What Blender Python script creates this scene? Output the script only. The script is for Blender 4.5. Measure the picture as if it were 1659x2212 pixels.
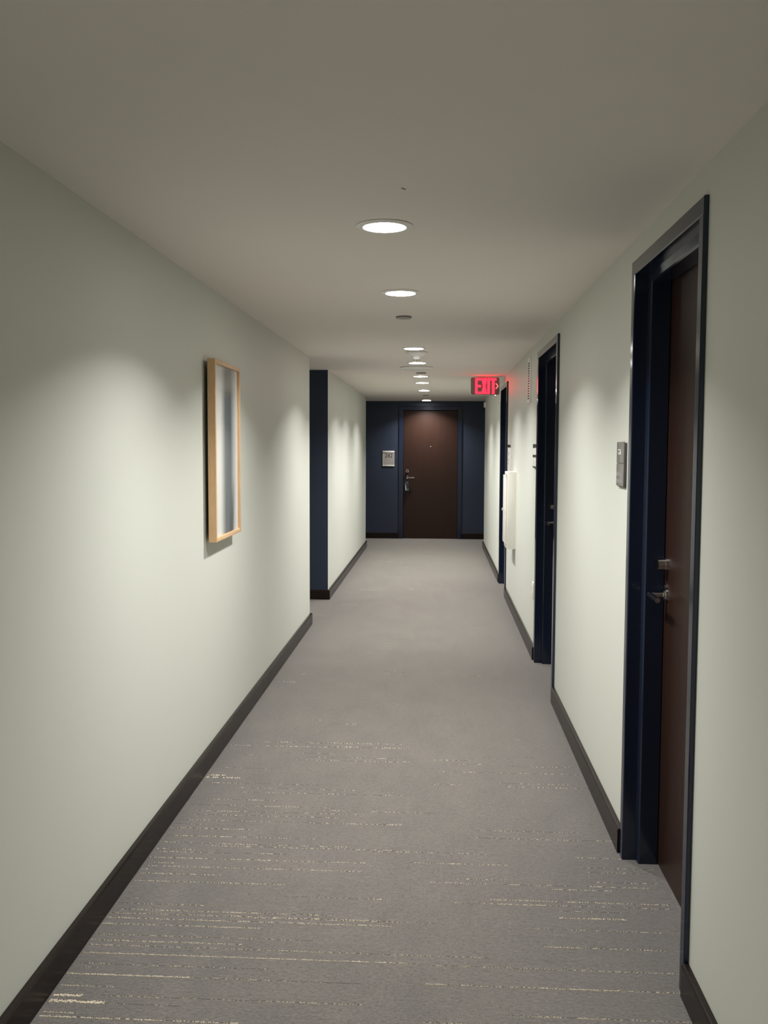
import bpy, bmesh, math, random
from mathutils import Vector, Matrix

# ------------------------------------------------------------------ scene, camera, world, exposure
for o in list(bpy.data.objects): bpy.data.objects.remove(o, do_unlink=True)
S = bpy.context.scene
C = S.collection
IMG_W, IMG_H, F_PX = 1659.0, 2212.0, 2039.0
YAW, PITCH, ROLL, CAM_Z = math.radians(3.234), math.radians(-3.962), math.radians(0.225), 1.538
fw = Vector((-math.sin(YAW)*math.cos(PITCH), math.cos(YAW)*math.cos(PITCH), math.sin(PITCH)))
rt = Vector((math.cos(YAW), math.sin(YAW), 0)); up = rt.cross(fw)
R_ = math.cos(ROLL)*rt + math.sin(ROLL)*up
U_ = -math.sin(ROLL)*rt + math.cos(ROLL)*up
cam_d = bpy.data.cameras.new('camera'); cam = bpy.data.objects.new('camera', cam_d); C.objects.link(cam)
m = Matrix((R_, U_, -fw)).transposed().to_4x4(); m.translation = (0, 0, CAM_Z)
cam.matrix_world = m
cam_d.sensor_fit = 'HORIZONTAL'; cam_d.sensor_width = 36.0; cam_d.lens = F_PX/IMG_W*36.0
cam_d.clip_start = 0.02; cam_d.clip_end = 100
S.camera = cam
w = bpy.data.worlds.new('World'); S.world = w; w.use_nodes = True
w.node_tree.nodes['Background'].inputs[0].default_value = (0.02, 0.02, 0.02, 1)
w.node_tree.nodes['Background'].inputs[1].default_value = 0.0
vs = S.view_settings
vs.view_transform = 'Standard'; vs.look = 'None'; vs.gamma = 1.0; vs.use_curve_mapping = False
vs.exposure = 0.5
LENS_POWER = 30.0         # radiance of the downlight lenses
BEAM_POWER = 17.8         # watts of each downlight's beam
BEAM_SPREAD = math.radians(130)
LENS_TINT = (1.0, 0.985, 0.972)

def floor_pt(u, v):
    """point of the floor seen at a pixel of the photograph (used to survey the carpet lines)"""
    d = fw + R_*((u-IMG_W/2)/F_PX) - U_*((v-IMG_H/2)/F_PX)
    t = -CAM_Z/d.z
    return d.x*t, d.y*t

# ------------------------------------------------------------------ survey of the corridor (metres)
XL, XR, H = -1.093, 0.713, 2.294
YB = -4.2                               # wall behind the camera
Y1, Y2 = 8.03, 9.385                    # alcove in the left wall
Y3L, Y3R, D = 14.37, 14.43, 15.778      # ends of the side walls, end wall
XC = -0.188
BBH, BBT = 0.097, 0.021

# ------------------------------------------------------------------ materials
def new_mat(name):
    m = bpy.data.materials.new(name); m.use_nodes = True
    nt = m.node_tree; b = nt.nodes['Principled BSDF']
    return m, nt, b
def N(nt, t, **kw):
    n = nt.nodes.new(t)
    for k, v in kw.items(): setattr(n, k, v)
    return n
def ramp(nt, fac, stops):
    r = N(nt, 'ShaderNodeValToRGB'); e = r.color_ramp.elements
    while len(e) < len(stops): e.new(0.5)
    for el, (p, c) in zip(e, stops):
        el.position = p; el.color = (*c, 1)
    nt.links.new(fac, r.inputs[0]); return r
def coords(nt, scale=(1, 1, 1)):
    g = N(nt, 'ShaderNodeNewGeometry'); mp = N(nt, 'ShaderNodeMapping'); mp.inputs['Scale'].default_value = scale
    nt.links.new(g.outputs['Position'], mp.inputs['Vector']); return mp.outputs[0]
def noise(nt, vec, scale, detail=3, rough=0.55):
    n = N(nt, 'ShaderNodeTexNoise'); n.inputs['Scale'].default_value = scale
    n.inputs['Detail'].default_value = detail; n.inputs['Roughness'].default_value = rough
    nt.links.new(vec, n.inputs['Vector']); return n.outputs['Fac']
def bump(nt, b, h, strength, dist=0.002):
    bp = N(nt, 'ShaderNodeBump'); bp.inputs['Strength'].default_value = strength; bp.inputs['Distance'].default_value = dist
    nt.links.new(h, bp.inputs['Height']); nt.links.new(bp.outputs[0], b.inputs['Normal'])
def paint(name, col, rough=0.5, var=0.04, nscale=2.0, bstr=0.08, bscale=220, spec=0.5, coat=0, metal=0):
    m, nt, b = new_mat(name)
    v = coords(nt)
    lo = tuple(c*(1-var) for c in col); hi = tuple(min(1, c*(1+var)) for c in col)
    r = ramp(nt, noise(nt, v, nscale, 4), [(0.3, lo), (0.7, hi)])
    nt.links.new(r.outputs[0], b.inputs['Base Color'])
    b.inputs['Roughness'].default_value = rough; b.inputs['Specular IOR Level'].default_value = spec
    b.inputs['Metallic'].default_value = metal
    if coat:
        b.inputs['Coat Weight'].default_value = coat; b.inputs['Coat Roughness'].default_value = 0.12
    if bstr: bump(nt, b, noise(nt, v, bscale, 2), bstr, 0.001)
    return m
def emis(name, col, strength, base=(0.8, 0.8, 0.8)):
    m, nt, b = new_mat(name)
    b.inputs['Base Color'].default_value = (*base, 1)
    b.inputs['Emission Color'].default_value = (*col, 1); b.inputs['Emission Strength'].default_value = strength
    return m

M = {}
M['wall'] = paint('pale_grey_green_paint', (0.625, 0.638, 0.570), 0.5, 0.015, 0.8, 0.12, 260, 0.35)
M['ceiling'] = paint('warm_white_ceiling_paint', (0.83, 0.782, 0.722), 0.9, 0.02, 0.9, 0.15, 300, 0.1)
M['navy_wall'] = paint('navy_wall_paint', (0.022, 0.031, 0.054), 0.5, 0.06, 1.2, 0.12, 260, 0.4)
M['navy'] = paint('navy_enamel', (0.0105, 0.0165, 0.035), 0.13, 0.05, 3.0, 0.03, 120, 0.5)
M['base'] = paint('dark_brown_baseboard', (0.016, 0.0108, 0.0090), 0.24, 0.25, 6.0, 0.04, 90, 0.13)
M['white_plastic'] = paint('white_plastic', (0.86, 0.83, 0.79), 0.35, 0.01, 5, 0, 1, 0.5)
M['trim_white'] = paint('white_enamel_trim', (0.86, 0.83, 0.79), 0.4, 0.01, 5, 0, 1, 0.5)
M['cab_white'] = paint('white_cabinet_enamel', (0.80, 0.78, 0.71), 0.35, 0.01, 3, 0.03, 150, 0.5)
M['chrome'] = paint('satin_chrome', (0.80, 0.79, 0.78), 0.09, 0.02, 30, 0, 1, 0.5, metal=1)
M['dark_metal'] = paint('dark_bronze_metal', (0.05, 0.045, 0.04), 0.3, 0.05, 30, 0, 1, 0.5, metal=1)
M['grey_plate'] = paint('grey_plaque_plastic', (0.20, 0.19, 0.175), 0.3, 0.03, 8, 0, 1, 0.5)
M['grey_side'] = paint('charcoal_plaque_edge', (0.06, 0.058, 0.055), 0.4, 0.03, 8, 0, 1, 0.5)
M['sign_face'] = paint('warm_grey_sign_face', (0.33, 0.30, 0.27), 0.45, 0.03, 12, 0, 1, 0.4)
M['sign_bar'] = paint('pale_silver_bar', (0.72, 0.69, 0.62), 0.35, 0.03, 12, 0, 1, 0.5)
M['exit_face'] = paint('grey_exit_housing', (0.24, 0.225, 0.22), 0.4, 0.02, 12, 0, 1, 0.4)
M['exit_side'] = paint('white_exit_housing', (0.72, 0.69, 0.66), 0.4, 0.02, 12, 0, 1, 0.4)
M['black'] = paint('black_matte', (0.012, 0.011, 0.010), 0.6, 0.1, 8, 0, 1, 0.3)
M['ink'] = paint('dark_lettering', (0.02, 0.02, 0.02), 0.5, 0.05, 8, 0, 1, 0.3)
M['white_print'] = paint('white_print', (0.80, 0.79, 0.76), 0.5, 0.02, 8, 0, 1, 0.3)
M['grey_disc'] = paint('grey_cover_plate', (0.36, 0.35, 0.31), 0.5, 0.02, 8, 0, 1, 0.4)
M['tag'] = paint('navy_card', (0.010, 0.018, 0.032), 0.4, 0.05, 8, 0, 1, 0.5)
M['tag_green'] = paint('green_print', (0.05, 0.14, 0.11), 0.4, 0.3, 60, 0, 1, 0.5)
M['tag_text'] = paint('blue_grey_print', (0.16, 0.20, 0.28), 0.4, 0.05, 60, 0, 1, 0.5)
M['yarn'] = paint('cream_yarn', (0.82, 0.725, 0.57), 0.95, 0.12, 90, 0, 1, 0.05)
M['lens'] = emis('lit_downlight_lens', LENS_TINT, LENS_POWER)
M['exit_red'] = emis('lit_red_letter', (1.0, 0.0055, 0.0145), 7.0, (0.5, 0.02, 0.03))
M['exit_arrow'] = emis('lit_red_chevron', (1.0, 0.09, 0.08), 2.5, (0.5, 0.05, 0.05))
M['led'] = emis('lit_pink_indicator', (1.0, 0.45, 0.45), 3.0)

def door_mat(name, c1, c2, rough):
    m, nt, b = new_mat(name)
    v = coords(nt, (14, 14, 0.9))
    r = ramp(nt, noise(nt, v, 3.0, 6, 0.6), [(0.3, c1), (0.7, c2)])
    nt.links.new(r.outputs[0], b.inputs['Base Color'])
    b.inputs['Roughness'].default_value = rough; b.inputs['Specular IOR Level'].default_value = 0.25
    bump(nt, b, noise(nt, coords(nt, (60, 60, 2)), 5.0, 3), 0.05, 0.001)
    return m
M['door'] = door_mat('dark_walnut_laminate', (0.0225, 0.0097, 0.0063), (0.0275, 0.0117, 0.0074), 0.38)

def wood_mat():
    m, nt, b = new_mat('light_maple_frame')
    v = coords(nt, (30, 4, 4))
    r = ramp(nt, noise(nt, v, 4.0, 5, 0.6), [(0.25, (0.60, 0.375, 0.19)), (0.75, (0.72, 0.475, 0.265))])
    nt.links.new(r.outputs[0], b.inputs['Base Color']); b.inputs['Roughness'].default_value = 0.42
    return m
M['wood'] = wood_mat()

def carpet_mat():
    m, nt, b = new_mat('grey_cut_pile_carpet')
    v = coords(nt)
    fine = noise(nt, v, 380, 3, 0.7)
    pile = noise(nt, coords(nt, (100, 100, 100)), 1.0, 5, 0.7)
    clump = noise(nt, coords(nt, (48, 60, 48)), 1.0, 4, 0.65)
    broad = noise(nt, coords(nt, (3.4, 2.0, 1)), 1.7, 5, 0.62)
    streak = noise(nt, coords(nt, (1.4, 120, 1)), 1.0, 2, 0.5)
    c1 = ramp(nt, pile, [(0.30, (0.064, 0.061, 0.058)), (0.43, (0.138, 0.129, 0.123)), (0.70, (0.224, 0.208, 0.196))])
    c2 = ramp(nt, broad, [(0.3, (0.87, 0.87, 0.885)), (0.7, (1.09, 1.08, 1.06))])
    c3 = ramp(nt, streak, [(0.3, (0.95, 0.95, 0.95)), (0.7, (1.04, 1.04, 1.04))])
    c4 = ramp(nt, fine, [(0.3, (0.78, 0.78, 0.78)), (0.7, (1.18, 1.18, 1.18))])
    c5 = ramp(nt, clump, [(0.3, (0.84, 0.84, 0.845)), (0.7, (1.13, 1.125, 1.12))])
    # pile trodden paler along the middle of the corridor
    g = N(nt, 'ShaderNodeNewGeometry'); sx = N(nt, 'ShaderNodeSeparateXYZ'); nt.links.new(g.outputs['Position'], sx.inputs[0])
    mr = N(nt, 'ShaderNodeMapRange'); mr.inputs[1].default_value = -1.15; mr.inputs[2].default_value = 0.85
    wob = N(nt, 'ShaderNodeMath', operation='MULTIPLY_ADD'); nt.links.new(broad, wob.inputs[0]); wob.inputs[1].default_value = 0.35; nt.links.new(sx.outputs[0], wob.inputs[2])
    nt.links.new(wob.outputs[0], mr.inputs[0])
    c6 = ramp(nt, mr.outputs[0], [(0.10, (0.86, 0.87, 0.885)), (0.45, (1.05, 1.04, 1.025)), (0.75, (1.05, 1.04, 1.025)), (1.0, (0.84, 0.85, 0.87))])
    cur = c1.outputs[0]
    for c in (c2, c3, c4, c5, c6):
        mx = N(nt, 'ShaderNodeMix', data_type='RGBA', blend_type='MULTIPLY'); mx.inputs[0].default_value = 1
        nt.links.new(cur, mx.inputs[6]); nt.links.new(c.outputs[0], mx.inputs[7]); cur = mx.outputs[2]
    nt.links.new(cur, b.inputs['Base Color'])
    b.inputs['Roughness'].default_value = 0.95; b.inputs['Specular IOR Level'].default_value = 0.05
    b.inputs['Sheen Weight'].default_value = 1.0; b.inputs['Sheen Roughness'].default_value = 0.34; b.inputs['Sheen Tint'].default_value = (1.0, 0.93, 0.85, 1)
    ad = N(nt, 'ShaderNodeMath', operation='MULTIPLY_ADD'); nt.links.new(fine, ad.inputs[0]); ad.inputs[1].default_value = 0.6; nt.links.new(pile, ad.inputs[2])
    bump(nt, b, ad.outputs[0], 0.7, 0.006)
    return m
M['carpet'] = carpet_mat()

def art_mat(y0, y1, z0, z1):
    """abstract print: soft upright bands of white and slate with a darker block"""
    m, nt, b = new_mat('abstract_print')
    g = N(nt, 'ShaderNodeNewGeometry'); sx = N(nt, 'ShaderNodeSeparateXYZ'); nt.links.new(g.outputs['Position'], sx.inputs[0])
    def mr(sock, a, c):
        q = N(nt, 'ShaderNodeMapRange'); q.inputs[1].default_value = a; q.inputs[2].default_value = c
        nt.links.new(sock, q.inputs[0]); return q.outputs[0]
    s = mr(sx.outputs[1], y0, y1); t = mr(sx.outputs[2], z0, z1)
    W_ = (0.82, 0.80, 0.76)
    bands_up = ramp(nt, s, [(0.0, W_), (0.26, (0.66, 0.66, 0.64)), (0.46, (0.115, 0.125, 0.12)), (0.68, (0.105, 0.115, 0.112)), (0.83, (0.42, 0.43, 0.41)), (0.95, W_)])
    bands_lo = ramp(nt, s, [(0.0, W_), (0.24, (0.74, 0.73, 0.69)), (0.44, (0.062, 0.082, 0.100)), (0.68, (0.050, 0.068, 0.086)), (0.82, (0.44, 0.46, 0.46)), (0.95, W_)])
    step = ramp(nt, t, [(0.80, (0, 0, 0)), (0.835, (1, 1, 1))])
    mx = N(nt, 'ShaderNodeMix', data_type='RGBA'); nt.links.new(step.outputs[0], mx.inputs[0])
    nt.links.new(bands_lo.outputs[0], mx.inputs[6]); nt.links.new(bands_up.outputs[0], mx.inputs[7])
    # slanted darker wedge in the lower part
    ad = N(nt, 'ShaderNodeMath', operation='MULTIPLY_ADD'); nt.links.new(t, ad.inputs[0]); ad.inputs[1].default_value = -0.32; ad.inputs[2].default_value = 0.0
    sm = N(nt, 'ShaderNodeMath', operation='ADD'); nt.links.new(s, sm.inputs[0]); nt.links.new(ad.outputs[0], sm.inputs[1])
    wr = ramp(nt, sm.outputs[0], [(0.575, (0, 0, 0)), (0.60, (1, 1, 1)), (0.72, (1, 1, 1)), (0.80, (0, 0, 0))])
    lowm = ramp(nt, t, [(0.10, (1, 1, 1)), (0.34, (0, 0, 0))])
    mm = N(nt, 'ShaderNodeMath', operation='MULTIPLY'); nt.links.new(wr.outputs[0], mm.inputs[0]); nt.links.new(lowm.outputs[0], mm.inputs[1])
    mx2 = N(nt, 'ShaderNodeMix', data_type='RGBA'); nt.links.new(mm.outputs[0], mx2.inputs[0])
    nt.links.new(mx.outputs[2], mx2.inputs[6]); mx2.inputs[7].default_value = (0.012, 0.022, 0.032, 1)
    nt.links.new(mx2.outputs[2], b.inputs['Base Color']); b.inputs['Roughness'].default_value = 0.6
    return m
def glass_mat():
    m = bpy.data.materials.new('clear_glazing'); m.use_nodes = True; nt = m.node_tree; nt.nodes.clear()
    out = N(nt, 'ShaderNodeOutputMaterial'); mix = N(nt, 'ShaderNodeMixShader'); fr = N(nt, 'ShaderNodeFresnel'); fr.inputs[0].default_value = 1.45
    tr = N(nt, 'ShaderNodeBsdfTransparent'); gl = N(nt, 'ShaderNodeBsdfGlossy'); gl.inputs['Roughness'].default_value = 0.015
    geo = N(nt, 'ShaderNodeNewGeometry'); front = N(nt, 'ShaderNodeMath', operation='SUBTRACT'); front.inputs[0].default_value = 1
    nt.links.new(geo.outputs['Backfacing'], front.inputs[1])           # only the front of the pane reflects
    fm = N(nt, 'ShaderNodeMath', operation='MULTIPLY'); nt.links.new(fr.outputs[0], fm.inputs[0]); nt.links.new(front.outputs[0], fm.inputs[1])
    nt.links.new(fm.outputs[0], mix.inputs[0]); nt.links.new(tr.outputs[0], mix.inputs[1]); nt.links.new(gl.outputs[0], mix.inputs[2])
    nt.links.new(mix.outputs[0], out.inputs[0]); return m
M['glass'] = glass_mat()

# ------------------------------------------------------------------ mesh helpers
def box(bm, x0, x1, y0, y1, z0, z1, bev=0.0, seg=2):
    r = bmesh.ops.create_cube(bm, size=1.0)
    vs_ = r['verts']
    for v in vs_:
        v.co = ((x0+x1)/2 + v.co.x*(x1-x0), (y0+y1)/2 + v.co.y*(y1-y0), (z0+z1)/2 + v.co.z*(z1-z0))
    if bev:
        es = list({e for v in vs_ for e in v.link_edges})
        bmesh.ops.bevel(bm, geom=es, offset=bev, segments=seg, affect='EDGES', profile=0.5, clamp_overlap=True)
def prism(bm, pts, vec):
    """extrude a closed 3D polygon along vec"""
    a = [bm.verts.new(p) for p in pts]; v = Vector(vec)
    c = [bm.verts.new(Vector(p)+v) for p in pts]; n = len(pts)
    bm.faces.new(a[::-1]); bm.faces.new(c)
    for i in range(n): bm.faces.new((a[i], a[(i+1) % n], c[(i+1) % n], c[i]))
def lathe(bm, prof, origin=(0, 0, 0), axis='z', seg=40):
    """profile [(r, h)] spun about an axis through origin"""
    o = Vector(origin); rings = []
    for r, h in prof:
        ring = []
        for k in range(seg):
            a = 2*math.pi*k/seg; c, s = r*math.cos(a), r*math.sin(a)
            p = {'z': (c, s, h), 'x': (h, c, s), 'y': (c, h, s)}[axis]
            ring.append(bm.verts.new(o+Vector(p)))
        rings.append(ring)
    for i in range(len(rings)-1):
        for k in range(seg):
            bm.faces.new((rings[i][k], rings[i][(k+1) % seg], rings[i+1][(k+1) % seg], rings[i+1][k]))
    bm.faces.new(rings[0]); bm.faces.new(rings[-1])
def obj(name, bm, mat, parent=None, smooth=False, local=False):
    bmesh.ops.remove_doubles(bm, verts=bm.verts, dist=1e-6)
    bmesh.ops.recalc_face_normals(bm, faces=bm.faces)
    me = bpy.data.meshes.new(name); bm.to_mesh(me); bm.free()
    me.materials.append(M[mat] if isinstance(mat, str) else mat)
    if smooth:
        me.polygons.foreach_set('use_smooth', [True]*len(me.polygons))
        me.set_sharp_from_angle(angle=math.radians(35))
    o = bpy.data.objects.new(name, me); C.objects.link(o)
    if parent is not None:
        o.parent = parent
        if not local: o.matrix_parent_inverse = Matrix.Translation(-parent.location)
    return o
def tag(o, label, cat, group=None, kind=None):
    o['label'] = label; o['category'] = cat
    if group: o['group'] = group
    if kind: o['kind'] = kind
    return o
def thing(name, loc, label, cat, group=None, kind=None):
    e = bpy.data.objects.new(name, None); C.objects.link(e); e.location = loc; e.empty_display_size = 0.05
    return tag(e, label, cat, group, kind)
def B(): return bmesh.new()
def boxobj(name, dims, mat, parent=None, bev=0.0, seg=2):
    bm = B(); box(bm, *dims, bev=bev, seg=seg); return obj(name, bm, mat, parent, smooth=bev > 0)

# ------------------------------------------------------------------ structure
XA = -2.35                                # depth of the alcove and of the cross passage on the left
XRR = 2.3                                 # cross passage on the right
bm = B(); box(bm, XA-0.2, XRR+0.2, YB-0.2, D+0.2, -0.12, 0.0)
floor = tag(obj('floor', bm, 'carpet'), 'grey carpet with thin broken cream lines along the corridor', 'floor', kind='structure')
bm = B(); box(bm, XA-0.2, XRR+0.2, YB-0.2, D+0.2, H, H+0.12)
ceiling = tag(obj('ceiling', bm, 'ceiling'), 'plain warm grey painted corridor ceiling', 'ceiling', kind='structure')
DOORS = [(2.595, 2.638, 3.478, 3.522), (5.655, 5.715, 6.710, 6.780), (9.715, 9.785, 10.640, 10.710)]   # outer, inner, inner, outer along the right wall
Z_IN, Z_OUT = 2.157, 2.207
bm = B()
WR = XR+0.16
prev = YB
for o0, i0, i1, o1 in DOORS:
    box(bm, XR, WR, prev, o0+0.02, 0, H)
    box(bm, XR, WR, o0+0.02, o1-0.02, Z_OUT-0.02, H)
    prev = o1-0.02
box(bm, XR, WR, prev, Y3R, 0, H)
tag(obj('wall_right', bm, 'wall'), 'pale grey green right wall with three door openings', 'wall', kind='structure')
bm = B(); box(bm, XL-0.15, XL, YB, Y1, 0, H)
tag(obj('wall_left', bm, 'wall'), 'pale grey green left wall in front of the alcove, behind the framed picture', 'wall', kind='structure')
bm = B(); box(bm, XL-0.15, XL, Y2+0.004, Y3L, 0, H)
tag(obj('wall_left', bm, 'wall'), 'pale grey green left wall beyond the navy alcove', 'wall', kind='structure')
bm = B(); box(bm, XA, XL-0.001, Y2, Y2+0.14, 0, H)
tag(obj('wall_alcove', bm, 'navy_wall'), 'narrow navy return wall of the left alcove', 'wall', kind='structure')
bm = B(); box(bm, XA-0.15, XA, Y1-0.15, Y2+0.14, 0, H)
tag(obj('wall_alcove_rear', bm, 'navy_wall'), 'navy wall at the back of the left alcove', 'wall', kind='structure')
bm = B(); box(bm, XA, XL-0.15, Y1-0.15, Y1, 0, H)
tag(obj('wall_alcove_front', bm, 'wall'), 'pale wall on the near side of the left alcove', 'wall', kind='structure')
ED = (-0.648, -0.571, 0.332, 0.403)       # end door frame: outer, inner, inner, outer (x)
bm = B()
box(bm, XA-0.2, ED[0]+0.02, D, D+0.15, 0, H); box(bm, ED[3]-0.02, XRR+0.2, D, D+0.15, 0, H); box(bm, ED[0]+0.02, ED[3]-0.02, D, D+0.15, Z_OUT-0.02, H)
tag(obj('wall_end', bm, 'navy_wall'), 'navy accent wall at the end of the corridor around the brown door', 'wall', kind='structure')
for nm, d, lab in (('wall_passage_left', (XA-0.15, XA, Y3L-0.15, D, 0, H), 'pale wall closing the cross passage on the left'),
                   ('wall_passage_right', (XRR, XRR+0.15, Y3R-0.15, D, 0, H), 'pale wall closing the cross passage on the right')):
    tag(boxobj(nm, d, 'wall'), lab, 'wall', kind='structure')
tag(boxobj('wall_passage_near_left', (XA, XL-0.15, Y3L-0.15, Y3L, 0, H), 'wall'), 'pale near wall of the cross passage on the left', 'wall', kind='structure')
tag(boxobj('wall_passage_near_right', (WR, XRR, Y3R-0.15, Y3R, 0, H), 'wall'), 'pale near wall of the cross passage on the right', 'wall', kind='structure')
tag(boxobj('wall_back', (XL-0.15, WR, YB-0.15, YB, 0, H), 'wall'), 'pale wall behind the viewer closing the corridor', 'wall', kind='structure')

def bb_profile_y(bm, xw, sgn, y0, y1):
    """baseboard running along y on the wall at xw; sgn = direction into the room"""
    pts = [(0, 0.002), (BBT, 0.002), (BBT, BBH-0.008), (BBT-0.004, BBH-0.0015), (BBT-0.008, BBH), (0, BBH)]
    prism(bm, [(xw+sgn*p, y0, z) for p, z in pts], (0, y1-y0, 0))
def bb_profile_x(bm, yw, sgn, x0, x1):
    pts = [(0, 0.002), (BBT, 0.002), (BBT, BBH-0.008), (BBT-0.004, BBH-0.0015), (BBT-0.008, BBH), (0, BBH)]
    prism(bm, [(x0, yw+sgn*p, z) for p, z in pts], (x1-x0, 0, 0))
def bboard(name, segs, label):
    bm = B()
    for ax, *a in segs: (bb_profile_y if ax == 'y' else bb_profile_x)(bm, *a)
    return tag(obj(name, bm, 'base'), label, 'baseboard', kind='structure')
bboard('baseboard_left', [('y', XL, 1, YB, Y1+BBT), ('x', Y1, 1, XA+BBT, XL)], 'dark brown baseboard along the near left wall')
bboard('baseboard_left', [('y', XL, 1, Y2-BBT, Y3L+BBT), ('x', Y3L, 1, XA+BBT, XL)], 'dark brown baseboard along the left wall beyond the alcove')
bboard('baseboard_alcove', [('x', Y2, -1, XA+BBT, XL), ('y', XA, 1, Y1, Y2)], 'dark brown baseboard under the navy alcove wall')
bboard('baseboard_right', [('y', XR, -1, YB, DOORS[0][0]-0.001)], 'dark brown baseboard on the right wall in front of the nearest door')
bboard('baseboard_right', [('y', XR, -1, DOORS[0][3]+0.012, DOORS[1][0]-0.001)], 'dark brown baseboard on the right wall between the two nearest doors')
bboard('baseboard_right', [('y', XR, -1, DOORS[1][3]+0.012, DOORS[2][0]-0.001)], 'dark brown baseboard on the right wall below the white cabinet')
bboard('baseboard_right', [('y', XR, -1, DOORS[2][3]+0.012, Y3R+BBT), ('x', Y3R, 1, XR, XRR-BBT)], 'dark brown baseboard on the right wall at the far end')
bboard('baseboard_end', [('x', D, -1, XA, ED[0]-0.001)], 'dark brown baseboard on the navy end wall left of the door')
bboard('baseboard_end', [('x', D, -1, ED[3]+0.001, XRR)], 'dark brown baseboard on the navy end wall right of the door')
bboard('baseboard_back', [('x', YB, 1, XL+BBT, XR-BBT)], 'dark brown baseboard behind the viewer')

# ------------------------------------------------------------------ doors
FT = 0.014                                 # how far the frame face stands proud of the wall
def frame_profile(w):
    # (s, d): s along the wall measured from the opening edge outwards, d depth behind the frame face
    return [(0.0, 0.003), (0.003, 0.0), (w-0.003, 0.0), (w, 0.003), (w, FT+0.004), (0.012, FT+0.004), (0.012, 0.172), (0.0, 0.172),
            (0.0, 0.170), (0.0, 0.124), (-0.033, 0.122), (-0.033, 0.058), (-0.029, 0.053), (0.0, 0.0505)]
def hardware(parent, to_world, inward):
    """round rose lever set and deadbolt. to_world(s, d, z): s along the door towards the hinges, d out of the door"""
    def tube(bm, p, q, r, seg=16):
        p, q = Vector(p), Vector(q); ax = (q-p).normalized(); t = ax.orthogonal().normalized(); b2 = ax.cross(t)
        ra = [bm.verts.new(p+t*r*math.cos(2*math.pi*k/seg)+b2*r*math.sin(2*math.pi*k/seg)) for k in range(seg)]
        rb = [bm.verts.new(q+t*r*math.cos(2*math.pi*k/seg)+b2*r*math.sin(2*math.pi*k/seg)) for k in range(seg)]
        bm.faces.new(ra); bm.faces.new(rb)
        for k in range(seg): bm.faces.new((ra[k], ra[(k+1) % seg], rb[(k+1) % seg], rb[k]))
    zl, zd = 1.012, 1.122
    bm = B(); tube(bm, to_world(0, 0, zl), to_world(0, 0.008, zl), 0.0225, 28); tube(bm, to_world(0, 0.008, zl), to_world(0, 0.014, zl), 0.017, 28)
    h = obj('lever_handle', bm, 'chrome', parent, True); h['label'] = 'satin chrome lever handle'
    bm = B(); tube(bm, to_world(0, 0.01, zl), to_world(0, 0.066, zl), 0.0095); obj('handle_neck', bm, 'chrome', h, True)
    bm = B(); tube(bm, to_world(-0.012, 0.060, zl), to_world(0.118, 0.060, zl-0.002), 0.0092, 18); obj('lever', bm, 'chrome', h, True)
    bm = B(); tube(bm, to_world(0, 0, zl+0.030), to_world(0, 0.010, zl+0.030), 0.007); obj('key_reader_button', bm, 'chrome', h, True)
    bm = B(); tube(bm, to_world(0, 0, zd), to_world(0, 0.010, zd), 0.0235, 28); tube(bm, to_world(0, 0.010, zd), to_world(0, 0.036, zd), 0.0205, 28)
    d = obj('deadbolt', bm, 'chrome', parent, True); d['label'] = 'round satin chrome deadbolt'
    bm = B(); tube(bm, to_world(0, 0.036, zd), to_world(0, 0.038, zd), 0.016, 20); obj('keyhole_disc', bm, 'dark_metal', d, True)
for h_i, ((o0, i0, i1, o1), lab) in enumerate(zip(DOORS, (
        'nearest dark brown door on the right wall in a navy frame with chrome lever',
        'middle door on the right wall in a navy frame beside the vent grille',
        'farthest door on the right wall in a navy frame behind the white cabinet'))):
    xf = XR-FT
    t = thing('door_%d' % (h_i+1), (XR, (o0+o1)/2, 0), lab, 'door', kind='structure')
    for i_, sg, wdt in ((i0, -1, i0-o0), (i1, 1, o1-i1)):
        bm = B(); prism(bm, [(xf+d, i_+sg*s, 0.0) for s, d in frame_profile(wdt)], (0, 0, Z_IN))
        obj('door_jamb', bm, 'navy', t)
    bm = B(); prism(bm, [(xf+d, o0, Z_IN+s) for s, d in frame_profile(Z_OUT-Z_IN)], (0, o1-o0, 0))
    obj('frame_head', bm, 'navy', t)
    lx = xf+0.1255
    leaf = boxobj('door_leaf', (lx, lx+0.044, i0+0.003, i1-0.003, 0.002, Z_IN-0.004), 'door', t, 0.0015, 1)
    hub = i1-0.070
    hardware(t, lambda s, d, z, hub=hub, lx=lx: (lx-d, hub-s, z), -1)

# end door
t = thing('door_4', ((ED[0]+ED[3])/2, D, 0), 'brown flush door in a navy frame at the far end of the corridor', 'door', kind='structure')
yf = D-FT
for i_, sg, wdt in ((ED[1], -1, ED[1]-ED[0]), (ED[2], 1, ED[3]-ED[2])):
    prof = [(0.0, 0.003), (0.003, 0.0), (wdt-0.003, 0.0), (wdt, 0.003), (wdt, FT+0.004), (0.012, FT+0.004), (0.012, 0.10), (0.0, 0.10)]
    bm = B(); prism(bm, [(i_+sg*s_, yf+d, 0.0) for s_, d in prof], (0, 0, 2.144)); obj('door_jamb', bm, 'navy', t)
hw = Z_OUT+0.009-2.144
prof = [(0.0, 0.003), (0.003, 0.0), (hw-0.003, 0.0), (hw, 0.003), (hw, FT+0.004), (0.012, FT+0.004), (0.012, 0.10), (0.0, 0.10)]
bm = B(); prism(bm, [(ED[0], yf+d, 2.144+s_) for s_, d in prof], (ED[3]-ED[0], 0, 0)); obj('frame_head', bm, 'navy', t)
ly = yf+0.030
boxobj('door_leaf', (ED[1]+0.003, ED[2]-0.003, ly, ly+0.044, 0.008, 2.140), 'door', t, 0.0015, 1)
hardware(t, lambda s_, d, z: (-0.503+s_, ly-d, z+0.012), -1)
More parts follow.
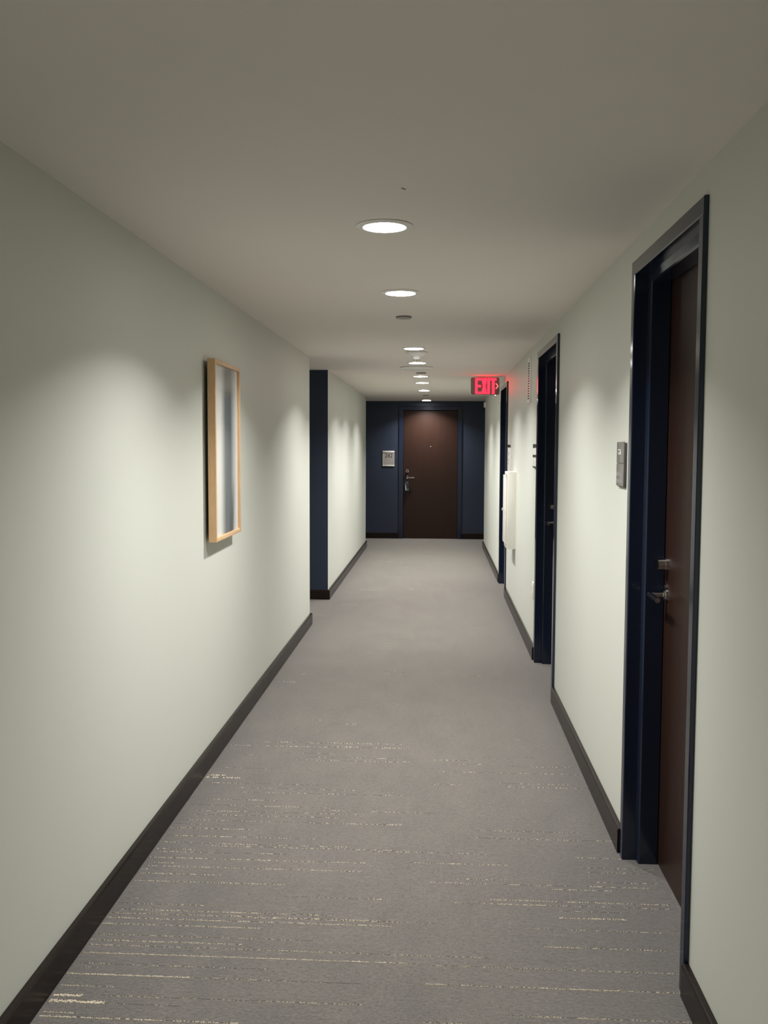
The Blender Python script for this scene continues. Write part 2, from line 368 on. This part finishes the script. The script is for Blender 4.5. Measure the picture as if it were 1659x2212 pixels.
bm = B(); lathe(bm, [(0.008, -0.004), (0.011, -0.003), (0.011, 0.003), (0.004, 0.003)], (-0.116, ly-0.001, 1.543), 'y', 20)
obj('peephole', bm, 'chrome', t, True)['label'] = 'small chrome peephole'

# ------------------------------------------------------------------ ceiling fittings
LIGHTS = [-2.2, -0.35, 3.290, 4.690, 7.308, 8.553, 10.168, 11.200, 12.721, 15.434]
LAB = ['round lit downlight far behind the viewer', 'round lit downlight behind the viewer',
       'largest and nearest round lit downlight on the ceiling', 'second nearest lit downlight, just in front of the small grey ceiling disc',
       'lit downlight just in front of the smoke detector', 'lit downlight just behind the smoke detector',
       'lit downlight level with the exit sign, just behind the wide white dish', 'lit downlight just beyond the exit sign, sixth from the viewer',
       'lit downlight second from the brown end door', 'farthest lit downlight, above the brown end door']
def make_light():
    e = thing('ceiling_light', (XC, 0, H), '', 'ceiling light', 'round downlights along the corridor ceiling')
    bm = B()
    # pressed trim ring with a small shadow gap above it
    lathe_ring(bm, [(0.0735, -0.0010), (0.0735, -0.0075), (0.078, -0.0085), (0.092, -0.0055), (0.0965, -0.0035), (0.0965, -0.0018), (0.090, -0.0012)])
    obj('trim_ring', bm, 'trim_white', e, True, True)
    bm = B(); lathe(bm, [(0.0725, -0.001), (0.0725, -0.0075), (0.070, -0.0085)], seg=40)
    l = obj('lens', bm, 'lens', e, False, True); l['label'] = 'glowing white lens'
    ld = bpy.data.lights.new('beam', 'AREA'); ld.shape = 'DISK'; ld.size = 0.138; ld.energy = BEAM_POWER; ld.color = LENS_TINT; ld.spread = BEAM_SPREAD
    lo = bpy.data.objects.new('beam', ld); C.objects.link(lo); lo.parent = e; lo.location = (0, 0, -0.0095)
    return e
def lathe_ring(bm, prof, seg=48):
    rings = [[bm.verts.new((r*math.cos(2*math.pi*k/seg), r*math.sin(2*math.pi*k/seg), h)) for k in range(seg)] for r, h in prof]
    n = len(rings)
    for i in range(n):
        a, b_ = rings[i], rings[(i+1) % n]
        for k in range(seg): bm.faces.new((a[k], a[(k+1) % seg], b_[(k+1) % seg], b_[k]))
proto = make_light()
for i, y in enumerate(LIGHTS):
    if i == 0: e = proto
    else:
        e = proto.copy(); C.objects.link(e)
        for ch in list(proto.children):
            c = ch.copy(); C.objects.link(c); c.parent = e
    e.location = (XC, y, H); e['label'] = LAB[i]

def disc_cover(y, x, r, label):
    e = thing('sprinkler_cover', (x, y, H), label, 'sprinkler cover', 'flat round sprinkler covers on the ceiling')
    bm = B(); lathe(bm, [(r*0.97, 0.001), (r*0.97, -0.003)]); obj('gap_shade', bm, 'black', e, True, True)  # flat black disc paints the shadow gap above the cover plate
    bm = B(); lathe(bm, [(r*0.95, -0.003), (r*0.98, -0.0045), (r*0.98, -0.008), (r*0.94, -0.0105)]); obj('cover_plate', bm, 'grey_disc', e, True, True)
disc_cover(5.566, -0.204, 0.046, 'small flat grey disc on the ceiling behind the second downlight')
disc_cover(9.738, -0.176, 0.052, 'small flat disc on the ceiling just behind the wide white dish')
disc_cover(13.95, -0.180, 0.046, 'faint flat disc on the ceiling in front of the farthest downlight')

e = thing('smoke_detector', (-0.174, 7.631, H), 'white cone shaped smoke detector on the ceiling between two downlights', 'smoke detector')
bm = B(); lathe(bm, [(0.080, 0.0), (0.088, -0.003), (0.087, -0.008), (0.078, -0.012)]); obj('base', bm, 'white_plastic', e, True, True)
bm = B(); lathe(bm, [(0.076, -0.012), (0.068, -0.022), (0.056, -0.032), (0.040, -0.034)]); obj('body', bm, 'white_plastic', e, True, True)
bm = B(); lathe(bm, [(0.039, -0.033), (0.038, -0.036), (0.031, -0.060), (0.028, -0.062)]); cage = obj('sensing_chamber', bm, 'white_plastic', e, True, True)
for k in range(8):
    a = 2*math.pi*k/8
    bm = B(); box(bm, 0.0265*math.cos(a)-0.004, 0.0265*math.cos(a)+0.004, 0.0265*math.sin(a)-0.004, 0.0265*math.sin(a)+0.004, -0.0645, -0.0600)
    obj('vent_slot', bm, 'grey_side', cage, False, True)
e = thing('ceiling_dish', (-0.207, 9.089, H), 'wide shallow white dish on the ceiling behind the smoke detector', 'ceiling speaker')
bm = B(); lathe(bm, [(0.150, 0.0), (0.158, -0.003), (0.159, -0.007), (0.152, -0.011)], seg=56); obj('rim', bm, 'trim_white', e, True, True)
bm = B(); lathe(bm, [(0.148, -0.010), (0.138, -0.017), (0.110, -0.024), (0.06, -0.028), (0.02, -0.029)], seg=56); obj('dome', bm, 'white_plastic', e, True, True)
bm = B(); prism(bm, [(-0.1125, 2.8215, H-0.0012), (-0.1110, 2.8190, H-0.0012), (-0.1055, 2.8270, H-0.0012), (-0.0990, 2.8355, H-0.0012), (-0.1005, 2.8375, H-0.0012), (-0.1075, 2.8300, H-0.0012)], (0, 0, 0.0014))
obj('paint_crack', bm, 'ink', ceiling)

# ------------------------------------------------------------------ exit sign
YS = 10.21
e = thing('exit_sign', (0.50, YS, H), 'lit red EXIT sign with a right pointing chevron hanging from the ceiling', 'exit sign')
x0, x1, z0, z1, r = 0.346, 0.655, 2.095, 2.2815, 0.018
pts = []
for cx, cz, a0 in ((x1-r, z1-r, 0), (x0+r, z1-r, 90), (x0+r, z0+r, 180), (x1-r, z0+r, 270)):
    for k in range(7):
        a = math.radians(a0+15*k); pts.append((cx+r*math.cos(a), YS, cz+r*math.sin(a)))
bm = B(); prism(bm, pts, (0, 0.046, 0)); obj('housing', bm, 'exit_side', e, True)
bm = B(); prism(bm, [(0.5005+(p[0]-0.5005)*0.975, YS-0.0015, 2.188+(p[2]-2.188)*0.965) for p in pts], (0, 0.003, 0)); obj('face_plate', bm, 'exit_face', e)
bm = B(); box(bm, 0.426, 0.569, YS+0.004, YS+0.042, 2.2805, H, 0.002); obj('canopy', bm, 'exit_side', e, True)
def letter(polys, name='letter', mat='exit_red', dep=0.0022):
    bm = B()
    for pl in polys: prism(bm, [(x, YS-0.0015-dep, z) for x, z in pl], (0, dep, 0))
    me = obj(name, bm, mat, e); return me
zb, zt = 2.106, 2.270; st = 0.021
def rect(a, b_, c, d): return [(a, c), (b_, c), (b_, d), (a, d)]
letter([rect(0.397, 0.419, zb, zt), rect(0.419, 0.459, zt-st, zt), rect(0.419, 0.456, 2.188-st/2, 2.188+st/2), rect(0.419, 0.459, zb, zb+st)])['label'] = 'glowing red letter E'
xa, xb = 0.463, 0.520; q = 0.024
letter([[(xa, zb), (xa+q, zb), (xb, zt), (xb-q, zt)], [(xa, zt), (xa+q, zt), (xb, zb), (xb-q, zb)]])['label'] = 'glowing red letter X'
letter([rect(0.526, 0.550, zb, zt)])['label'] = 'glowing red letter I'
letter([rect(0.557, 0.620, zt-st, zt), rect(0.5755, 0.6015, zb, zt-st)])['label'] = 'glowing red letter T'
letter([[(0.611, 2.216), (0.623, 2.216), (0.644, 2.188), (0.633, 2.188)], [(0.611, 2.160), (0.623, 2.160), (0.644, 2.188), (0.633, 2.188)]], 'chevron', 'exit_arrow')
bm = B(); lathe(bm, [(0.006, 0.0), (0.006, -0.005), (0.003, -0.008)], (0.612, YS+0.02, 2.0955), 'z', 16); obj('indicator_light', bm, 'led', e, True)

# ------------------------------------------------------------------ framed picture
PY0, PY1, PZ0, PZ1 = 4.372, 4.955, 1.084, 1.945
xb_, xf_ = XL+0.017, XL+0.0540
e = thing('framed_picture', (XL, (PY0+PY1)/2, PZ0), 'abstract blue grey and white picture in a light wood frame on the left wall', 'picture')
fwid = 0.020
M['art'] = art_mat(PY0+fwid+0.02, PY1-fwid, PZ0, PZ1)
boxobj('frame_rail', (xb_, xf_, PY0, PY0+fwid, PZ0, PZ1), 'wood', e, 0.0012)
boxobj('frame_rail', (xb_, xf_, PY1-fwid, PY1, PZ0, PZ1), 'wood', e, 0.0012)
boxobj('frame_rail', (xb_, xf_, PY0+fwid, PY1-fwid, PZ0, PZ0+fwid), 'wood', e, 0.0012)
boxobj('frame_rail', (xb_, xf_, PY0+fwid, PY1-fwid, PZ1-fwid, PZ1), 'wood', e, 0.0012)
boxobj('backing_board', (xb_+0.002, xf_-0.016, PY0+fwid-0.002, PY1-fwid+0.002, PZ0+fwid-0.002, PZ1-fwid+0.002), 'black', e)
boxobj('artwork', (xf_-0.016, xf_-0.013, PY0+fwid-0.001, PY1-fwid+0.001, PZ0+fwid-0.001, PZ1-fwid+0.001), 'art', e)
boxobj('glazing', (xf_-0.010, xf_-0.008, PY0+fwid-0.001, PY1-fwid+0.001, PZ0+fwid-0.001, PZ1-fwid+0.001), 'glass', e)
e.rotation_euler.z = 0.0084               # hangs a touch askew
for y in (PY0+0.12, PY1-0.12):
    boxobj('wall_spacer', (XL-0.002, xb_+0.002, y-0.02, y+0.02, PZ1-0.10, PZ1-0.06), 'black', e)

# ------------------------------------------------------------------ room number sign on the end wall
def text_mesh(txt, size, mat, name, parent, place, narrow=1.0, depth=0.0008):
    cu = bpy.data.curves.new('text', 'FONT'); cu.body = txt; cu.size = size; cu.extrude = depth; cu.align_x = 'CENTER'; cu.align_y = 'CENTER'
    to = bpy.data.objects.new('text', cu); C.objects.link(to)
    dg = bpy.context.evaluated_depsgraph_get(); dg.update()
    me = bpy.data.meshes.new_from_object(to.evaluated_get(dg)); bpy.data.objects.remove(to)
    for v in me.vertices: v.co = place(v.co.x*narrow, v.co.y, v.co.z)
    me.materials.clear(); me.materials.append(M[mat]); me.name = name
    o = bpy.data.objects.new(name, me); C.objects.link(o); o.parent = parent
    o.matrix_parent_inverse = Matrix.Translation(-parent.location)
    return o
e = thing('room_sign', (-0.82, D, 1.213), 'grey room number sign reading 242 on the navy wall beside the end door', 'sign')
boxobj('panel', (-0.914, -0.725, D-0.008, D+0.002, 1.217, 1.463), 'sign_face', e)
boxobj('top_bar', (-0.918, -0.721, D-0.013, D+0.002, 1.438, 1.467), 'sign_bar', e, 0.002)
boxobj('bottom_bar', (-0.918, -0.721, D-0.013, D+0.002, 1.212, 1.229), 'sign_bar', e, 0.002)
boxobj('side_bar', (-0.916, -0.911, D-0.010, D+0.002, 1.229, 1.438), 'sign_bar', e)
boxobj('side_bar', (-0.728, -0.723, D-0.010, D+0.002, 1.229, 1.438), 'sign_bar', e)
text_mesh('242', 0.088, 'ink', 'room_number', e, lambda x, y, z: Vector((-0.815+x, D-0.0085-z, 1.385+y)), 0.96)

# hanging card on the end door lever
hx0, hx1, hy = -0.534, -0.477, ly-0.050
e = thing('door_hanger', (-0.505, hy, 0.80), 'dark card with a green picture hanging from the lever of the brown end door', 'door hanger')
bm = B()
ring = []
for k in range(20):
    a = 2*math.pi*k/20; ring.append((0.0145*math.cos(a), 0.0145*math.sin(a)))
cx, cz = -0.503, 1.018
outer = [(hx0, 0.803), (hx1, 0.803), (hx1, 0.985), (cx+0.024, cz+0.012), (cx+0.010, cz+0.026), (cx-0.010, cz+0.026), (cx-0.024, cz+0.012), (hx0, 0.985)]
vo = [bm.verts.new((x, hy, z)) for x, z in outer]; vi = [bm.verts.new((cx+a, hy, cz+b_)) for a, b_ in ring]
eo = [bm.edges.new((vo[i], vo[(i+1) % len(vo)])) for i in range(len(vo))]; ei = [bm.edges.new((vi[i], vi[(i+1) % 20])) for i in range(20)]
bmesh.ops.triangle_fill(bm, edges=eo+ei, use_beauty=True)
ex = bmesh.ops.extrude_face_region(bm, geom=list(bm.faces))
for v in [g for g in ex['geom'] if isinstance(g, bmesh.types.BMVert)]: v.co.y += 0.0016
obj('card', bm, 'tag', e)
boxobj('picture_print', (hx0+0.006, hx1-0.003, hy-0.0006, hy, 0.808, 0.842), 'tag_green', e)
bm = B(); prism(bm, [(hx0, hy-0.0007, 0.925), (hx0+0.003, hy-0.0007, 0.925), (hx0+0.014, hy-0.0007, 0.848), (hx0+0.010, hy-0.0007, 0.812), (hx0+0.002, hy-0.0007, 0.812)], (0, 0.0006, 0)); obj('white_edge_print', bm, 'white_print', e)
for zz in (0.957, 0.937): boxobj('text_line', (hx0+0.008, hx1-0.010, hy-0.0006, hy, zz-0.006, zz+0.006), 'tag_text', e)

# ------------------------------------------------------------------ wall plaques beside the right hand doors
e = thing('door_plaque', (XR, 3.68, 1.386), 'grey two part number plaque on the wall beside the nearest door', 'plaque')
px_ = XR-0.012
boxobj('back_plate', (px_+0.003, XR+0.002, 3.609, 3.742, 1.386, 1.556), 'grey_side', e, 0.002)
boxobj('upper_panel', (px_-0.001, px_+0.004, 3.612, 3.750, 1.4775, 1.560), 'grey_plate', e, 0.002)
low = boxobj('lower_panel', (px_-0.001, px_+0.004, 3.612, 3.750, 1.390, 1.4765), 'grey_plate', e, 0.002)
lab_ = boxobj('number_label', (px_-0.0018, px_-0.0008, 3.665, 3.716, 1.512, 1.531), 'white_print', e)
for yy, zz, hy_, hz_ in ((3.700, 1.524, 0.009, 0.003), (3.697, 1.5175, 0.007, 0.0025), (3.676, 1.5265, 0.006, 0.002)):
    boxobj('printed_mark', (px_-0.0024, px_-0.0016, yy-hy_, yy+hy_, zz-hz_, zz+hz_), 'ink', lab_)
boxobj('reflected_stripe', (px_-0.0016, px_-0.0009, 3.620, 3.742, 1.428, 1.443), 'exit_face', low)  # grey strips paint the glossy stripes reflected in the lower panel
boxobj('reflected_stripe', (px_-0.0016, px_-0.0009, 3.620, 3.742, 1.402, 1.416), 'exit_face', low)

e = thing('door_plaque', (XR, 6.93, 1.386), 'white plaque with reflected stripes painted as three dark bars on the wall beside the middle door', 'plaque')
boxobj('panel', (XR-0.010, XR+0.002, 6.825, 7.030, 1.395, 1.556), 'white_plastic', e, 0.002)
for a, b_ in ((1.533, 1.560), (1.464, 1.483), (1.388, 1.399)):
    boxobj('dark_bar', (XR-0.012, XR-0.009, 6.823, 7.032, a, b_), 'dark_metal', e, 0.001)  # stripes reflected by the plaque, put in as dark bars
e = thing('door_plaque', (XR, 9.42, 1.29), 'narrow white plaque with a dark top above the white cabinet beside the farthest door', 'plaque')
boxobj('panel', (XR-0.010, XR+0.002, 9.30, 9.53, 1.28, 1.535), 'white_plastic', e, 0.002)
boxobj('dark_bar', (XR-0.013, XR-0.009, 9.30, 9.53, 1.535, 1.562), 'dark_metal', e, 0.001)
for zz, hh in ((1.475, 0.02), (1.41, 0.012), (1.375, 0.008)):
    boxobj('printed_mark', (XR-0.0108, XR-0.0098, 9.40, 9.44, zz-hh, zz+hh), 'grey_side', e)

# vent grille
e = thing('vent_grille', (XR, 7.465, 1.875), 'white louvred vent grille high on the right wall beyond the middle door', 'vent')
vy0, vy1, vz0, vz1 = 7.350, 7.580, 1.876, 2.237; bw = 0.036
boxobj('backing', (XR-0.008, XR+0.001, vy0+0.02, vy1-0.02, vz0+0.02, vz1-0.02), 'black', e)
def vent_bar(dims_pts, vec):
    bm = B(); prism(bm, dims_pts, vec); return obj('frame_bar', bm, 'cab_white', e)
for zz, sg in ((vz0, 1), (vz1, -1)):
    vent_bar([(XR+0.001, vy0, zz), (XR-0.004, vy0, zz), (XR-0.010, vy0, zz+sg*0.008), (XR-0.010, vy0, zz+sg*bw), (XR+0.001, vy0, zz+sg*bw)], (0, vy1-vy0, 0))
for yy, sg in ((vy0, 1), (vy1, -1)):
    vent_bar([(XR+0.001, yy, vz0+bw), (XR-0.004, yy, vz0+bw), (XR-0.010, yy+sg*0.008, vz0+bw), (XR-0.010, yy+sg*bw, vz0+bw), (XR+0.001, yy+sg*bw, vz0+bw)], (0, 0, vz1-vz0-2*bw))
ns = 15; zz0, zz1 = vz0+bw, vz1-bw; pit = (zz1-zz0)/ns
bm = B(); box(bm, XR-0.0095, XR-0.0075, vy0+bw, vy1-bw, 0.0, pit*0.42)
slat0 = obj('slat', bm, 'cab_white', e); inv = slat0.matrix_parent_inverse.copy()
for k in range(ns):
    o = slat0 if k == 0 else slat0.copy()
    if k: C.objects.link(o); o.parent = e; o.matrix_parent_inverse = inv
    o.location = (0, 0, zz0+(k+0.55)*pit)

# white fire equipment cabinet
e = thing('wall_cabinet', (XR, 8.775, 0.61), 'white wall mounted metal cabinet with a knob between the middle and farthest doors', 'cabinet')
boxobj('body', (0.634, XR+0.002, 8.600, 8.955, 0.610, 1.313), 'cab_white', e, 0.003)
d_ = boxobj('cabinet_door', (0.619, 0.633, 8.645, 8.950, 0.655, 1.280), 'cab_white', e, 0.003)
boxobj('hinge', (0.615, 0.636, 8.640, 8.650, 0.640, 0.660), 'chrome', e)
boxobj('hinge', (0.615, 0.636, 8.640, 8.650, 1.275, 1.295), 'cab_white', e)
bm = B(); lathe(bm, [(0.006, 0.0), (0.006, -0.012), (0.013, -0.016), (0.013, -0.024), (0.008, -0.026)], (0.6195, 8.74, 0.967), 'x', 20); obj('knob', bm, 'chrome', d_, True)
# outlet
e = thing('wall_outlet', (XR, 6.97, 0.43), 'white electrical outlet plate low on the right wall behind the middle door frame', 'outlet')
pl = boxobj('cover_plate', (XR-0.007, XR+0.002, 6.925, 7.000, 0.430, 0.545), 'white_plastic', e, 0.002)
for zz in (0.462, 0.513):
    boxobj('socket', (XR-0.0085, XR-0.006, 6.945, 6.980, zz-0.014, zz+0.014), 'white_plastic', e, 0.001)
bm = B(); lathe(bm, [(0.004, 0.0), (0.004, -0.0015)], (XR-0.0068, 6.9625, 0.4875), 'x', 12); obj('screw', bm, 'chrome', e)
# small sensor at the far end of the right wall
e = thing('wall_sensor', (XR, 14.25, 2.13), 'tiny white sensor box high at the far end of the right wall', 'sensor')
boxobj('case', (XR-0.030, XR+0.001, 14.20, 14.28, 2.128, 2.205), 'white_plastic', e, 0.004)
boxobj('sensor_window', (XR-0.032, XR-0.029, 14.215, 14.265, 2.140, 2.165), 'grey_plate', e)

# ------------------------------------------------------------------ cream lines woven into the carpet
rng = random.Random(7)
LN = []
def L(ox, oy, sc, rows):
    for r in rows:
        x_0, y_0, x_1, y_1, dens = r[:5]; th = r[5] if len(r) > 5 else 1.0
        LN.append((ox+x_0/sc, oy+y_0/sc, ox+x_1/sc, oy+y_1/sc, dens, th))
L(60, 1980, 2.304, [(390,5,1659,45,.8),(1080,8,1659,22,.5),(370,35,1145,60,.8),(335,88,1425,122,.5),(310,117,1070,140,.8),(300,140,1659,185,.6),(275,178,1659,228,.9),
 (255,233,1210,265,.5),(280,252,345,255,.5),(195,283,800,305,.95,1.2),(800,305,1659,338,.35),(160,342,418,351,.8),(125,390,265,395,1,2.6),(340,395,1659,440,.5),(105,420,378,428,1,2.6),(378,432,760,450,.35),
 (70,475,245,483,.8),(55,497,1040,532,.85,1.2)])
L(760, 1980, 2.242, [(0,43,190,48,.8),(0,22,400,36,.5),(0,180,660,203,.55),(0,220,310,230,.85),(0,430,50,431,.5),(1000,8,1320,15,.7),(880,65,1500,78,.6),(930,152,1515,165,.8),(390,242,1580,277,.6),(350,332,1590,370,.85),(750,485,1650,512,.75),(340,515,540,520,.6)])
L(150, 1780, 2.37, [(550,20,970,30,.5),(490,62,1270,75,.5),(470,92,620,96,.4),(640,100,1415,118,.5),(720,115,1659,135,.5),(440,127,640,132,.5),(460,142,830,150,.3),(890,152,1120,156,.3),(405,173,1525,200,.6),(400,197,550,202,.6),(390,217,1490,243,.7),
 (370,230,395,232,.8),(360,253,775,262,.6),(325,290,1100,312,.65),(300,350,320,352,.7),(1100,375,1620,388,.35),(290,380,365,382,.4),(245,407,690,418,.5),(250,437,1340,470,.75),(190,457,900,475,.4),(800,473,1659,500,.6)])
L(800, 1780, 2.37, [(0,132,590,165,.4),(0,3,155,5,.7),(500,35,1060,45,.3),(540,75,1240,88,.4),(200,198,720,215,.5),(1050,178,1450,182,.5),(1100,225,1480,238,.35),(1100,250,1470,258,.35),(300,300,590,308,.7),(430,283,700,290,.3),(1120,298,1540,312,.5),(1110,322,1440,332,.45),
 (680,310,1030,322,.4),(930,337,1230,345,.6),(610,388,1580,420,.75),(430,405,1580,440,.6),(0,385,80,388,.6),(960,447,1290,458,.3),(960,485,1310,492,.7)])
L(300, 1600, 2.9625, [(800,10,1490,22,.4),(580,35,1659,47,.5),(660,90,780,95,.4),(950,80,1250,85,.4),(1050,105,1659,118,.4),(1000,125,1659,137,.4),(545,175,880,180,.4),(440,220,550,222,.8,2),(430,235,640,238,1,2.2),(450,272,1160,283,.4),(600,303,1385,317,.4),(640,333,1640,350,.35),
 (415,377,915,382,.4),(325,412,1250,430,.45),(345,452,1390,470,.5),(340,475,1270,492,.5),(1180,447,1659,462,.4),(245,510,1659,537,.55),(240,532,400,538,.4),(200,560,770,570,.6)])
L(820, 1600, 3.072, [(0,48,200,52,.5),(0,138,190,143,.6),(350,130,600,135,.4),(370,203,1340,232,.45),(420,155,700,160,.3),(850,170,1300,182,.3),(340,290,530,297,.6),(780,282,1250,297,.4),(800,303,1400,325,.5),(0,360,170,370,.3),(0,475,400,485,.3),(960,110,1025,115,.4)])
L(480, 1380, 2.183, [(240,200,345,206,.7),(820,170,880,170,.4),(800,310,840,312,.4),(410,383,505,386,.5),(270,490,850,495,.4),(480,510,860,516,.5),(1370,475,1420,478,.3),(240,290,280,293,.3),(500,400,660,405,.2),(250,380,300,383,.3)])
V, Fc = [], []
GV, GF = [], []
def tuft(x, y, sx, sy, h):
    i = len(V); a = rng.uniform(-0.5, 0.5)
    for k in range(5):
        t_ = 2*math.pi*k/5+a; V.append((x+sx*math.cos(t_), y+sy*math.sin(t_), 0.0002))
    for k in range(5):
        t_ = 2*math.pi*k/5+a; V.append((x+0.7*sx*math.cos(t_), y+0.7*sy*math.sin(t_), h*0.75))
    V.append((x+rng.uniform(-.3, .3)*sx, y, h))
    for k in range(5):
        k2 = (k+1) % 5
        Fc.append((i+k, i+k2, i+5+k2, i+5+k)); Fc.append((i+5+k, i+5+k2, i+10))
def yarn_line(xa, xb, y, dens, th):
    i = len(GV); yg = y+0.0026*th                          # flat dark strip painting the shadow line beside the cream line
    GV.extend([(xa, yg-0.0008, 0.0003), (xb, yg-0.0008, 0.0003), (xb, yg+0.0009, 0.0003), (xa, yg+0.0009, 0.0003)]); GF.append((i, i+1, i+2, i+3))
    x = xa; ph = rng.uniform(0, 100); n1 = rng.uniform(0.05, 0.12)
    while x < xb:
        x += 0.0034
        # dashes: slow presence wave, quick drop-outs
        wv = 0.5+0.28*math.sin(ph+x/n1)+0.22*math.sin(ph*1.7+x/0.021)
        pr = dens*0.75+0.45*(wv-0.5) if dens < 0.95 else 1.0
        if rng.random() > pr: continue
        n = max(1, round(th*1.3)) if th > 1.5 else 1
        for q in range(n):
            yy = y+rng.gauss(0, 0.0007)+(0 if n == 1 else rng.uniform(-1, 1)*0.0026*th*0.75)
            s_ = rng.uniform(0.6, 1.15)
            tuft(x+rng.uniform(-.0010, .0010), yy, 0.0024*s_, 0.0019*s_*(1.15 if th > 1.1 else 0.85)*(0.75+0.4*dens), 0.0028*s_)
for u0, v0, u1, v1, dens, th in LN:
    a, b_ = floor_pt(u0, v0), floor_pt(u1, v1)
    xlo, xhi = max(XL+BBT+0.002, min(a[0], b_[0])), min(0.80, max(a[0], b_[0]))
    yarn_line(xlo, xhi, 0.5*(a[1]+b_[1]), dens*(0.75 if v0 < 1790 else 1.08), th)
for k in range(70):                               # the pattern goes on, sparser, towards the end
    y = rng.uniform(6.2, 15.4); xa = rng.uniform(XL+0.05, 0.5)
    yarn_line(xa, min(0.66, xa+rng.uniform(0.03, 0.22)), y, rng.uniform(0.15, 0.4), 1.0)
for k in range(60):                               # and behind the viewer
    y = rng.uniform(-1.0, 2.05); xa = rng.uniform(XL+0.03, 0.3)
    yarn_line(xa, min(0.68, xa+rng.uniform(0.2, 1.1)), y, rng.uniform(0.4, 0.85), 1.0)
me = bpy.data.meshes.new('cream_yarn'); me.from_pydata(V, [], Fc); me.update(); me.materials.append(M['yarn'])
yo = bpy.data.objects.new('cream_yarn', me); C.objects.link(yo); yo.parent = floor; yo['kind'] = 'stuff'; yo['label'] = 'cream yarn lines woven into the carpet'

M['furrow'] = paint('furrow_shade_grey', (0.075, 0.070, 0.066), 0.95, 0.2, 200, 0, 1, 0.05)  # dark tone painted in for the shade along each cream line
me = bpy.data.meshes.new('furrow_shade'); me.from_pydata(GV, [], GF); me.update(); me.materials.append(M['furrow'])
yo = bpy.data.objects.new('furrow_shade', me); C.objects.link(yo); yo.parent = floor; yo['kind'] = 'stuff'; yo['label'] = 'dark grey strips painted as the shadow line beside the cream lines'
